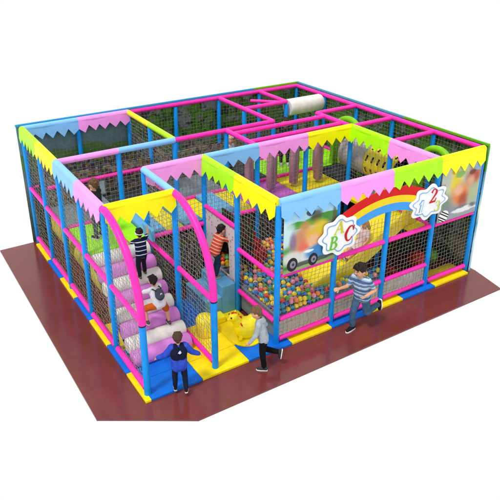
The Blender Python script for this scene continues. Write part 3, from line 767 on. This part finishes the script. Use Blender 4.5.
def cloud(cx_, cz_, rx, rz, n=9, amp=.09, ph=0, grow=0):
    return [(cx_ + (rx*(1 + amp*math.cos(n*t + ph)) + grow)*math.cos(t), cz_ + (rz*(1 + amp*math.cos(n*t + ph)) + grow)*math.sin(t)) for t in [2*math.pi*k/120 for k in range(120)]]
def bez(*p, n=14):
    """smooth curve through points (u, v, width)"""
    out = []
    for i in range(len(p)-1):
        p0 = p[max(i-1,0)]; p1 = p[i]; p2 = p[i+1]; p3 = p[min(i+2,len(p)-1)]
        for k in range(n):
            t = k/n
            out.append(tuple(.5*((2*p1[a]) + (-p0[a]+p2[a])*t + (2*p0[a]-5*p1[a]+4*p2[a]-p3[a])*t*t + (-p0[a]+3*p1[a]-3*p2[a]+p3[a])*t**3) for a in (0,1,2)))
    return out + [p[-1]]
GL = {
 'A': [[(.0,.0,.10),(.50,1.0,.10)], [(.46,1.0,.22),(.98,.0,.22)], [(.2,.36,.10),(.8,.36,.10)], [(-.14,.03,.08),(.18,.03,.08)], [(.76,.03,.08),(1.2,.03,.08)]],
 'B': [[(.2,.0,.24),(.2,1.0,.24)], bez((.2,.96,.09),(.6,.93,.12),(.80,.74,.22),(.6,.55,.12),(.2,.52,.09)), bez((.2,.52,.09),(.66,.49,.13),(.92,.26,.24),(.66,.04,.13),(.2,.04,.09)), [(-.04,.04,.09),(.3,.04,.09)], [(-.04,.96,.09),(.3,.96,.09)]],
 'C': [bez((.90,.74,.10),(.70,.96,.09),(.36,.90,.18),(.12,.5,.27),(.36,.09,.18),(.70,.04,.09),(.92,.24,.07)), [(.93,.98,.08),(.91,.66,.10)]],
 '2': [bez((.10,.74,.20),(.22,.92,.13),(.50,.97,.10),(.80,.74,.25),(.56,.42,.17),(.12,.06,.10)), [(.06,.08,.17),(.90,.08,.17)], [(.84,.02,.10),(.95,.30,.06)]],
 '3': [bez((.10,.80,.17),(.30,.96,.10),(.66,.92,.13),(.78,.74,.22),(.60,.56,.11),(.34,.52,.08)), bez((.34,.52,.08),(.66,.50,.12),(.88,.27,.25),(.60,.04,.13),(.28,.04,.10),(.08,.2,.18))],
 '1': [[(.5,.0,.34),(.5,.98,.34)], [(.5,.94,.2),(.16,.72,.18)], [(.1,.06,.2),(.92,.06,.2)]]}
def glyph(ch, x, z, w_, h_, hx, parent, y=-.1185, k=1, slant=.18):
    mb = MB()
    for si, st in enumerate(GL[ch]):
        pts = [V((x + p[0]*w_ + slant*p[1]*h_, z + p[1]*h_)) for p in st]; ws = [p[2]*w_*k for p in st]
        L, Rr = [], []
        for i, p in enumerate(pts):
            t = pts[min(i+1, len(pts)-1)] - pts[max(i-1, 0)]; t.normalize(); nn_ = V((-t.y, t.x))
            L.append(p + nn_*ws[i]/2); Rr.append(p - nn_*ws[i]/2)
        poly = [tuple(q) for q in L] + [tuple(q) for q in reversed(Rr)]
        for i in range(len(pts)-1):
            mb.prism([tuple(L[i]), tuple(L[i+1]), tuple(Rr[i+1]), tuple(Rr[i])], y - .0011*si, -.1125, fx)
    return mb.build('letter' if ch.isalpha() else 'number', col_mat(hx), parent)
sa = thing('alphabet_sign', 'white cloud shaped sign with letters A B C at the left of the rainbow', 'sign', (3.6,-.1,1.43))
MB().prism(cloud(3.6,1.85,.42,.345,8,.095), -.108, -.09, fx).build('backing', col_mat('#f6f8fa'), sa)
def ring(mb, outer, inner, y0, y1):
    n = len(outer)
    for k in range(n): mb.prism([inner[k], outer[k], outer[(k+1) % n], inner[(k+1) % n]], y0, y1, fx)
rg = MB(); ring(rg, cloud(3.6,1.85,.35,.28,8,.10), cloud(3.6,1.85,.33,.26,8,.10), -.1125, -.1085); rg.build('blue_line', col_mat('#7fa6d8'), sa)
glyph('A', 3.48, 1.89, .17, .23, '#cfcb25', sa); glyph('B', 3.37, 1.62, .16, .25, '#6fc02c', sa); glyph('C', 3.68, 1.70, .19, .28, '#c2101a', sa)
sn = thing('number_sign', 'white cloud shaped sign with numbers 1 2 3 at the right of the rainbow', 'sign', (5.72,-.1,1.64))
MB().prism(cloud(5.72,1.96,.46,.32,8,.11,1.0), -.108, -.09, fx).build('backing', col_mat('#f4f7fa'), sn)
rg = MB(); ring(rg, cloud(5.72,1.96,.39,.26,8,.12,1.0), cloud(5.72,1.96,.37,.24,8,.12,1.0), -.1125, -.1085); rg.build('blue_line', col_mat('#8db4de'), sn)
glyph('2', 5.70, 1.93, .18, .28, '#cf101a', sn); glyph('1', 5.40, 1.76, .18, .29, '#6fa6e0', sn); glyph('1', 5.418, 1.775, .15, .26, '#f4f7fa', sn, y=-.1225, k=.55); glyph('3', 5.86, 1.74, .14, .20, '#d3da62', sn)

# ------------------------------------------------------------------ children
def nrm(v): v = V(v); v.normalize(); return v
def person(label, loc, heading, h=1.15, pose=None, hair=('#2a1c14','short'), skinm='skin', top=None, bottom=None, shorts=False, sleeves='long', shoe='#2a2a2c', vox=.0065, group=None, face=True, skirt=False, sole='#d8d8d4', bare_arms=False, onfoot=True, jacket=False):
    """heading: degrees of rotation about z (0 looks along +y)"""
    P = dict(up=(0,0,1), lat=(1,0,0), head=(0,1,0), la=((-.2,0,-1),(-.1,.2,-1)), ra=((.2,0,-1),(.1,.2,-1)), ll=((-.08,0,-1),(0,0,-1)), rl=((.08,0,-1),(0,0,-1)), lf=(0,1,-.05), rf=(0,1,-.05), headup=None)
    P.update(pose or {})
    s = h/1.2
    root = thing('person', label, 'person', loc, group, R(heading)); root['_o'] = (0,0,0)
    up = nrm(P['up']); lat = V(P['lat']); lat = nrm(lat - up*lat.dot(up)); fwd = nrm(up.cross(lat))
    pel = V((0,0,0))
    neck = pel + up*.37*s; chest = pel + up*.25*s
    hf = nrm(P['head']); hu = V(P['headup']) if P['headup'] else (up + V((0,0,1.2))); hu = nrm(hu - hf*hu.dot(hf)); hl = nrm(hf.cross(hu))
    hc = neck + nrm(up*.5 + hu)*.125*s + hf*.012*s
    HM = Matrix((hl, hf, hu)).transposed()
    hp_ = lambda x, y, z: hc + (hl*x + hf*y + hu*z)*s
    body = MB(); topm = MB(); botm = MB(); hands = []
    c = lambda mb, a, b, r0, r1=None: mb.cap(a, b, r0*s, (r1 if r1 is not None else r0)*s)
    jk = .016 if jacket else 0
    # torso
    for mb, e in ((body, 0), (topm, .010)):
        for k in (-1, 1):
            c(mb, pel + lat*.045*k*s + up*.0, chest + lat*.055*k*s, .068+e, .076+e)
            c(mb, chest + lat*.055*k*s, pel + up*.33*s + lat*.09*k*s, .074+e, .040+e)
        c(mb, pel + up*.12*s + fwd*.02*s, chest + fwd*.012*s, .07+e)
        c(mb, pel + up*.325*s - lat*.10*s, pel + up*.325*s + lat*.10*s, .042+e)
    c(body, neck - up*.06*s, hc - hu*.05*s, .040, .036)
    hem = pel - up*(.085 if jacket else .02)*s
    for k in (-1, 0, 1): c(topm, hem + lat*.048*k*s, chest + lat*.05*k*s, .092+jk*.9, .088+jk)
    # head
    body.ell(hc, .078*s, .088*s, .104*s, HM, 20, 14); body.ell(hp_(0,.022,-.05), .056*s, .060*s, .055*s, HM)
    body.ell(hp_(0,.088,-.012), .013*s, .016*s, .018*s, HM)
    for k in (-1, 1): body.ell(hp_(.078*k,-.005,-.008), .012*s, .022*s, .028*s, HM); body.ell(hp_(.038*k,.055,-.03), .026*s, .024*s, .026*s, HM)
    # arms
    for k, key in ((-1, 'la'), (1, 'ra')):
        d1, d2 = nrm(P[key][0]), nrm(P[key][1])
        sh = pel + up*.325*s + lat*.118*k*s; el = sh + d1*.205*s; wr_ = el + d2*.175*s
        c(body, sh, el, .038, .031); c(body, el, wr_, .031, .021)
        if sleeves == 'long': c(topm, sh, el, .052+jk, .043+jk); c(topm, el, wr_ - d2*.012*s, .043+jk, .034+jk*.6)
        elif sleeves == 'short': c(topm, sh, sh + d1*.13*s, .052, .046)
        # hand
        d = d2; side = fwd - d*fwd.dot(d)
        if side.length < .2: side = up - d*up.dot(d)
        t = nrm(side); nn_ = nrm(d.cross(t))*k   # palm normal faces the body
        nn_ = -nn_
        for q, (off, ln) in enumerate(((.024,.036),(.008,.042),(-.008,.039),(-.023,.030))):
            kn = wr_ + d*.055*s + t*off*s
            body.cap(wr_ + t*off*.5*s + d*.005*s, kn, .0125*s, .0105*s, 8)
            m1 = kn + (d*.9 + nn_*.25 + t*off*4)*ln*.55*s; m2 = m1 + (d*.6 + nn_*.75)*ln*.55*s
            body.cap(kn, m1, .0088*s, .008*s, 8); body.cap(m1, m2, .008*s, .0068*s, 8)
        tb0 = wr_ + d*.016*s + t*.018*s; tb1 = tb0 + (d*.6 + t*.75 + nn_*.2)*.034*s; tb2 = tb1 + (d*.9 + t*.2 + nn_*.3)*.024*s
        body.cap(tb0, tb1, .0105*s, .009*s, 8); body.cap(tb1, tb2, .009*s, .007*s, 8)
    # legs
    feet = []
    for k, key, fk in ((-1, 'll', 'lf'), (1, 'rl', 'rf')):
        d1, d2 = nrm(P[key][0]), nrm(P[key][1]); hip = pel - up*.02*s + lat*.062*k*s
        kn = hip + d1*.275*s; an = kn + d2*.265*s
        c(body, hip, kn, .062, .043); c(body, kn, kn + d2*.10*s, .041, .044); c(body, kn + d2*.10*s, an, .044, .027)
        c(botm, pel + up*.035*s + lat*.045*k*s, hip, .082, .078)
        if shorts: c(botm, hip, hip + d1*.24*s, .078, .072)
        else: c(botm, hip, kn, .076, .056); c(botm, kn, an - d2*.01*s, .056, .046); 
        f = nrm(P[fk]); dn = nrm(d2 - f*d2.dot(f)); feet.append((an, f, dn))
        c(body, an, an + dn*.03*s, .027, .026)
    body_o = remesh(body, 'person_body', vox*s if False else vox, 4, M[skinm], root)
    top_m = top if not isinstance(top, str) else cloth('cloth_'+top, top)
    bot_m = bottom if not isinstance(bottom, str) else cloth('cloth_b'+bottom, bottom)
    if skirt:
        for q in range(12):
            a = 2*math.pi*q/12; dd = lat*math.cos(a) + fwd*math.sin(a)
            botm.cap(pel + up*.05*s + dd*.05*s, pel - up*.03*s + dd*.1*s + nrm(V(P['ll'][0])+V(P['rl'][0]))*.16*s, .045*s, .03*s)
    to = remesh(topm, 'shirt', .009, 5, top_m, root, disp=.005*s)
    bo = remesh(botm, 'skirt' if skirt else ('shorts' if shorts else 'trousers'), .009, 5, bot_m, root, disp=.005*s)
    # shoes
    shm = cloth('shoe_'+shoe+str(len(_roots)), shoe, rough=.6)
    for an, f, dn in feet:
        sb = MB(); base = an + dn*.040*s
        c(sb, base - f*.030*s, base + f*.055*s, .034, .033); c(sb, base + f*.05*s + dn*.006*s, base + f*.115*s + dn*.010*s, .034, .026); c(sb, an + dn*.0*s, base, .033, .034)
        so_ = remesh(sb, 'shoe', .008, 3, shm, root)
        sd = nrm(f.cross(dn)); solm = MB(); 
        outl = [(-.06,.012),(-.055,.026),(.0,.030),(.07,.036),(.12,.030),(.143,.010),(.143,-.010),(.12,-.030),(.07,-.036),(.0,-.030),(-.055,-.026),(-.06,-.012)]
        solm.prism(outl, .066, .082, lambda u, v, w: an + (f*u + sd*v + dn*w)*s)
        solm.build('sole', col_mat(sole, .7), so_, org=(0,0,0))
    # hair
    hm = hairm('hair_'+hair[0]+str(len(_roots)), hair[0]); hb = MB()
    hb.ell(hp_(0,-.014,.020), .085*s, .088*s, .098*s, HM, 20, 14)
    rr_ = random.Random(len(_roots))
    for q in range(46):
        th = rr_.uniform(0, 2*math.pi); ph = rr_.uniform(0, 1.5)
        x = .082*math.cos(th)*math.sin(ph); y = -.014 + .088*math.sin(th)*math.sin(ph); z = .02 + .098*math.cos(ph)
        if y > .035 and z < .055: continue
        hb.ell(hp_(x, y, z), rr_.uniform(.014,.024)*s, None, None, None, 8, 6)
    for q in range(6): hb.cap(hp_(-.05+.02*q, .052, .085), hp_(-.06+.022*q, .082, .058), .018*s, .010*s)
    if hair[1] == 'long':
        for q in range(9):
            a = math.pi*(1.0 + q/8.0); hb.cap(hp_(.075*math.cos(a), -.01+.08*math.sin(a), 0), hp_(.085*math.cos(a), -.03+.085*math.sin(a), -.15), .026*s, .016*s)
    else: c(hb, hp_(0,-.055,-.02), hp_(0,-.05,-.055), .048, .035)
    remesh(hb, 'hair', .0075, 2, hm, root, disp=.006*s)
    if face:
        for k in (-1, 1):
            e_ = MB().ell(hp_(.031*k,.076,.004), .0105*s, .009*s, .0065*s, HM).build('eye', M['eye'], root, org=(0,0,0), smooth=True)
            MB().ell(hp_(.031*k,.0830,.004), .0062*s, .005*s, .0062*s, HM).build('pupil', M['pupil'], e_, org=(0,0,0), smooth=True)
            MB().cap(hp_(.018*k,.083,.024), hp_(.044*k,.076,.022), .0045*s, .0035*s, 6).build('eyebrow', hm, root, org=(0,0,0), smooth=True)
        MB().cap(hp_(-.016,.079,-.058), hp_(.016,.079,-.058), .006*s, None, 8).build('mouth', M['lip'], root, org=(0,0,0), smooth=True)
    # stand the figure on its support
    zs = []
    for ch in root.children_recursive:
        if ch.type == 'MESH' and (ch.name.startswith('sole') or not onfoot): zs += [v.co.z for v in ch.data.vertices]
    root.location.z = loc[2] - min(zs)
    root['_s'] = s
    return root, dict(pel=pel, up=up, lat=lat, fwd=fwd, s=s, chest=chest, neck=neck, hp=hp_, hl=hl, hf=hf, hu=hu, HM=HM)

# 1 boy in the blue jacket, back to the camera
k1, J = person('boy in a bright blue jacket seen from behind with both arms held out', (.46,-.21,.045), -22, 1.0,
    dict(la=((-.58,.05,-.76),(-.80,.35,-.52)), ra=((.60,.0,-.76),(.74,.3,-.60)), ll=((-.10,.16,-1),(-.02,-.02,-1)), rl=((.10,-.06,-1),(.04,-.22,-1)), rf=(.1,1,-.25), up=(0,.10,1), lat=(1,.12,0)),
    hair=('#4a3320','short'), top=cloth('jacket_blue', '#1c34a8', '#3a60d8', .6), bottom='#1a2136', shoe='#16181c', vox=.006, jacket=True)
vb = MB(); s = J['s']
for k in (-1, 1):
    vb.cap(J['pel'] + J['up']*.15*s + J['lat']*.045*k*s - J['fwd']*.014*s, J['chest'] + J['lat']*.055*k*s - J['fwd']*.014*s, .112*s, .108*s)
    vb.cap(J['chest'] + J['lat']*.055*k*s - J['fwd']*.014*s, J['pel'] + J['up']*.325*s + J['lat']*.065*k*s - J['fwd']*.012*s, .108*s, .066*s)
remesh(vb, 'vest', .009, 4, cloth('vest_dark', '#141a34'), k1, disp=.004)
em = MB(); 
ctr = J['chest'] - J['fwd']*.128*s + J['up']*.012*s
fe = lambda u, v, w: ctr + J['lat']*u*s + J['up']*v*s - J['fwd']*w*s
em.prism([(-.030,-.01),(-.012,.012),(.004,.030),(.022,.026),(.014,.010),(.034,-.002),(.016,-.020),(-.006,-.028),(-.016,-.010)], -.012, .006, fe)
em.build('emblem', col_mat('#c9d6ea'), k1, org=(0,0,0))
# 2 child in the grey hoodie running in
k2, J = person('brown haired child in a pale grey hoodie and black trousers running into the entrance', (1.88,-.38,0.0), 48, 1.13,
    dict(up=(0,.24,1), head=(-.1,1,-.12), la=((-.25,.25,-1),(-.1,.55,-.8)), ra=((.25,-.5,-.8),(.1,.55,-.6)), ll=((-.05,.05,-1),(0,-.12,-1)), rl=((.08,.05,-1),(.1,-1,-.22)), lf=(0,1,-.05), rf=(0,.12,-1), lat=(1,.15,0)),
    hair=('#6e5336','short'), top=cloth('hoodie_grey', '#98a3ae', '#b9c2ca'), bottom='#0f1114', shoe='#3a3a3c', vox=.006, sole='#e6e6e2')
s = J['s']; hd = MB()
for q in range(9):
    a = math.pi*(1 + q/8); hd.cap(J['neck'] + (J['lat']*.055*math.cos(a) + J['fwd']*(.075*math.sin(a)))*s + J['up']*-.0*s, J['neck'] + (J['lat']*.075*math.cos(a) + J['fwd']*(.10*math.sin(a)) - J['up']*.055)*s, .026*s, .022*s)
remesh(hd, 'hood', .009, 4, cloth('hood_grey', '#939eaa', '#b4bdc6'), k2, disp=.004)
# 3 boy in the striped shirt running along the front
k3, J = person('dark haired boy in a blue striped T-shirt and jeans sprinting past the ball pit', (3.93,-.42,0.0), 98, 1.36,
    dict(up=(0,.16,1), head=(.15,1,-.25), la=((-.3,-.45,-.8),(.25,.95,-.35)), ra=((.3,.35,-.75),(.05,1,.12)), ll=((-.05,-.12,-1),(-.0,-1,.14)), rl=((.05,.34,-1),(.0,-.02,-1)), lf=(0,-.1,-1), rf=(0,1,-.02), lat=(1,.2,0)),
    hair=('#1d1512','short'), top=stripes('tee_stripes', ['#4a6286','#4a6286','#8fa8c2','#b8cad8','#5f7a9c','#5f7a9c','#9fb6cc'], (0,.16,1), 6.0), bottom=cloth('jeans', '#33506e', '#4f7090'), sleeves='short', shoe='#1c1c20', vox=.006, skinm='skin', sole='#ecece8')
# 4 climber with backpack
k4, J = person('boy in orange shorts and a white shirt climbing the rollers', (.70,.95,.43), 8, 1.0,
    dict(up=(-.10,.36,.93), head=(-.1,.9,.15), la=((-.45,.75,-.4),(-.15,.8,.1)), ra=((.35,.85,-.4),(.0,.7,-.05)), ll=((-.72,.62,-.30),(.05,-.25,-1)), rl=((.42,.22,-.85),(.05,-.22,-1)), lf=(-.2,1,.15), rf=(.1,1,.1)),
    hair=('#120e0c','short'), top=cloth('white_tee', '#dfe3e8', '#f4f6f8'), bottom=cloth('orange_shorts', '#c2561c', '#d66a28'), shorts=True, sleeves='short', shoe='#5a5250', vox=.0075)
bk = thing('backpack', 'dark grey backpack with a red and white patch worn by the climbing boy', 'backpack', tuple(k4.location)); bk.rotation_euler = k4.rotation_euler; bk['_o'] = (0,0,0)
s = J['s']; b = MB(); ctr = J['pel'] + J['up']*.20*s - J['fwd']*.135*s
MM = Matrix((J['lat'], J['fwd'], J['up'])).transposed()
b.ell(ctr, .10*s, .06*s, .13*s, MM, 18, 12); b.ell(ctr - J['up']*.04*s - J['fwd']*.02*s, .085*s, .055*s, .08*s, MM)
remesh(b, 'bag', .009, 3, cloth('bag_grey', '#3c4550', '#515c68'), bk, disp=.004)
pc = lambda u, v, w: ctr + (J['lat']*u + J['up']*v - J['fwd']*w)*s
MB().prism([(-.022,.005),(.0,.032),(.026,.022),(.03,-.012),(.004,-.026)], .05, .066, pc).build('patch', col_mat('#e0dcd8'), bk, org=(0,0,0))
MB().prism([(.002,.012),(.012,.018),(.018,.002),(.006,-.006)], .0665, .070, pc).build('patch_mark', col_mat('#c43a2a'), bk, org=(0,0,0))
for k in (-1, 1):
    MB().tube([pc(.06*k,.10,.03), pc(.075*k,.14,-.06), pc(.085*k,.13,-.14), pc(.08*k,.04,-.17)], .011*s, 8).build('strap', M['darkv'], bk, org=(0,0,0), smooth=True)
# 5 climber in the striped top near the top
k5, J = person('boy in a navy white-striped top and headband near the top of the rollers', (.76,1.74,1.0), 2, .90,
    dict(up=(.06,.22,1), head=(.15,1,.1), la=((-.3,.7,-.5),(.0,.9,.0)), ra=((.72,.62,.22),(.3,.8,.35)), ll=((-.1,.1,-1),(0,-.2,-1)), rl=((.12,.45,-.9),(0,-.1,-1))),
    hair=('#140f0e','short'), top=stripes('navy_stripes', ['#171e38','#171e38','#171e38','#171e38','#c9d2de'], (.06,.22,1), 13), bottom='#20242e', sleeves='short', shoe='#6a5a48', vox=.0075, skinm='skin_d')
s = J['s']; hb = MB(); hb.tube([J['hp'](.094*math.cos(2*math.pi*q/24), -.008+.104*math.sin(2*math.pi*q/24), .012) for q in range(24)], .010*s, 8, closed=True)
hb.build('headband', col_mat('#e6e6e6'), k5, org=(0,0,0), smooth=True)
# 6 child at the hole
k6, J = person('dark haired child in an orange and white striped T-shirt ducking into the arched hole', (2.16,1.66,.622), -80, 1.02,
    dict(up=(0,.45,1), head=(0,1,-.1), la=((-.2,.8,-.5),(-.1,.9,.0)), ra=((.25,.8,-.45),(.1,.9,-.1)), ll=((-.05,.55,-.9),(0,-.45,-1)), rl=((.08,.15,-1),(0,-.35,-1))),
    hair=('#16100e','short'), top=stripes('orange_stripes', ['#c4452c','#c4452c','#d2a590'], (0,.45,1), 15), bottom=cloth('jeans_dark', '#243a54'), sleeves='short', shoe='#a08878', vox=.0075)
# 7 child on the slide
k7, J = person('small child in a pale pink dress sitting on the upper part of the yellow slide', (4.78,.62,.93), 92, .95,
    dict(up=(0,-.35,1), head=(.1,1,-.2), la=((-.4,.35,-.8),(-.1,.8,-.35)), ra=((.4,.3,-.8),(.1,.8,-.35)), ll=((-.12,1,-.42),(0,.9,-.52)), rl=((.12,1,-.40),(0,.9,-.55)), lf=(-.1,.5,.8), rf=(.1,.5,.8)),
    hair=('#b08a5a','long'), top=cloth('pale_pink_top', '#d6b4b2', '#e9cfca'), bottom=cloth('pale_skirt', '#cdb0ae', '#e4cdc8'), shorts=True, skirt=True, sleeves='short', shoe='#8a6a50', vox=.0075, onfoot=False)
k7.location.z = 1.06
# 8 child standing on the lime deck
k8, J = person('child in a dark top standing on the lime deck behind the pink valance', (.44,2.95,D), 30, 1.12,
    dict(la=((-.35,.2,-.9),(-.1,.6,-.6)), ra=((.45,.5,-.6),(.2,.8,.2))), hair=('#6a4a30','short'), top='#26302c', bottom='#4a545a', sleeves='short', shoe='#2a2a2a', vox=.009)
# 9, 10 children at the far back
k9, J = person('child in black clothes standing on the far deck below the white padded roll', (5.55,4.25,D), 150, 1.12, dict(ra=((.6,.3,.3),(.3,.4,.8))), hair=('#2a2018','short'), top='#20262a', bottom='#1a1c22', sleeves='short', shoe='#d8d8d8', vox=.01)
k10, J = person('fair haired child in a white shirt standing far back among the pink top rails', (3.95,4.1,D), 200, 1.0, None, hair=('#c8b090','short'), top='#c9cdd0', bottom='#3a4656', sleeves='short', shoe='#2a2a2a', vox=.01)

# ------------------------------------------------------------------ light
w = bpy.data.worlds.new('World'); sc.world = w; w.use_nodes = True
bgn = w.node_tree.nodes['Background']; bgn.inputs[0].default_value = (1,1,1,1); bgn.inputs[1].default_value = 1.0
sd = bpy.data.lights.new('sun', 'SUN'); sd.energy = 2.0; sd.angle = R(9); sd.color = (1,.98,.95)
so = bpy.data.objects.new('sun', sd); col.objects.link(so)
so.rotation_euler = V((.52,.16,-1)).to_track_quat('-Z', 'Y').to_euler()

# ------------------------------------------------------------------ camera (solved from the photograph's own perspective)
cd = bpy.data.cameras.new('camera'); cam = bpy.data.objects.new('camera', cd); col.objects.link(cam)
r0 = V((0.8485018240842214, -0.5291836659537985, -0.003049952996400901)); r1 = V((0.21885909911552653, 0.34566321488767315, 0.9124788417312127)); r2 = V((-0.4818146420148747, -0.7749074716122525, 0.40911252874842563))
m = Matrix.Identity(4)
for i in range(3): m[i][0] = r0[i]; m[i][1] = r1[i]; m[i][2] = r2[i]
m[0][3], m[1][3], m[2][3] = -2.79709, -7.30032, 6.68759
cam.matrix_world = m
cd.sensor_width = 36; cd.lens = 36*629.797/500; cd.shift_x = (250-243.0)/500; cd.shift_y = (204.175-250)/500; cd.clip_end = 200
sc.camera = cam
sc.view_settings.view_transform = 'Standard'; sc.view_settings.look = 'None'; sc.view_settings.exposure = 0
for o in list(bpy.data.objects):
    for k in ('_o', '_s'):
        if k in o: del o[k]
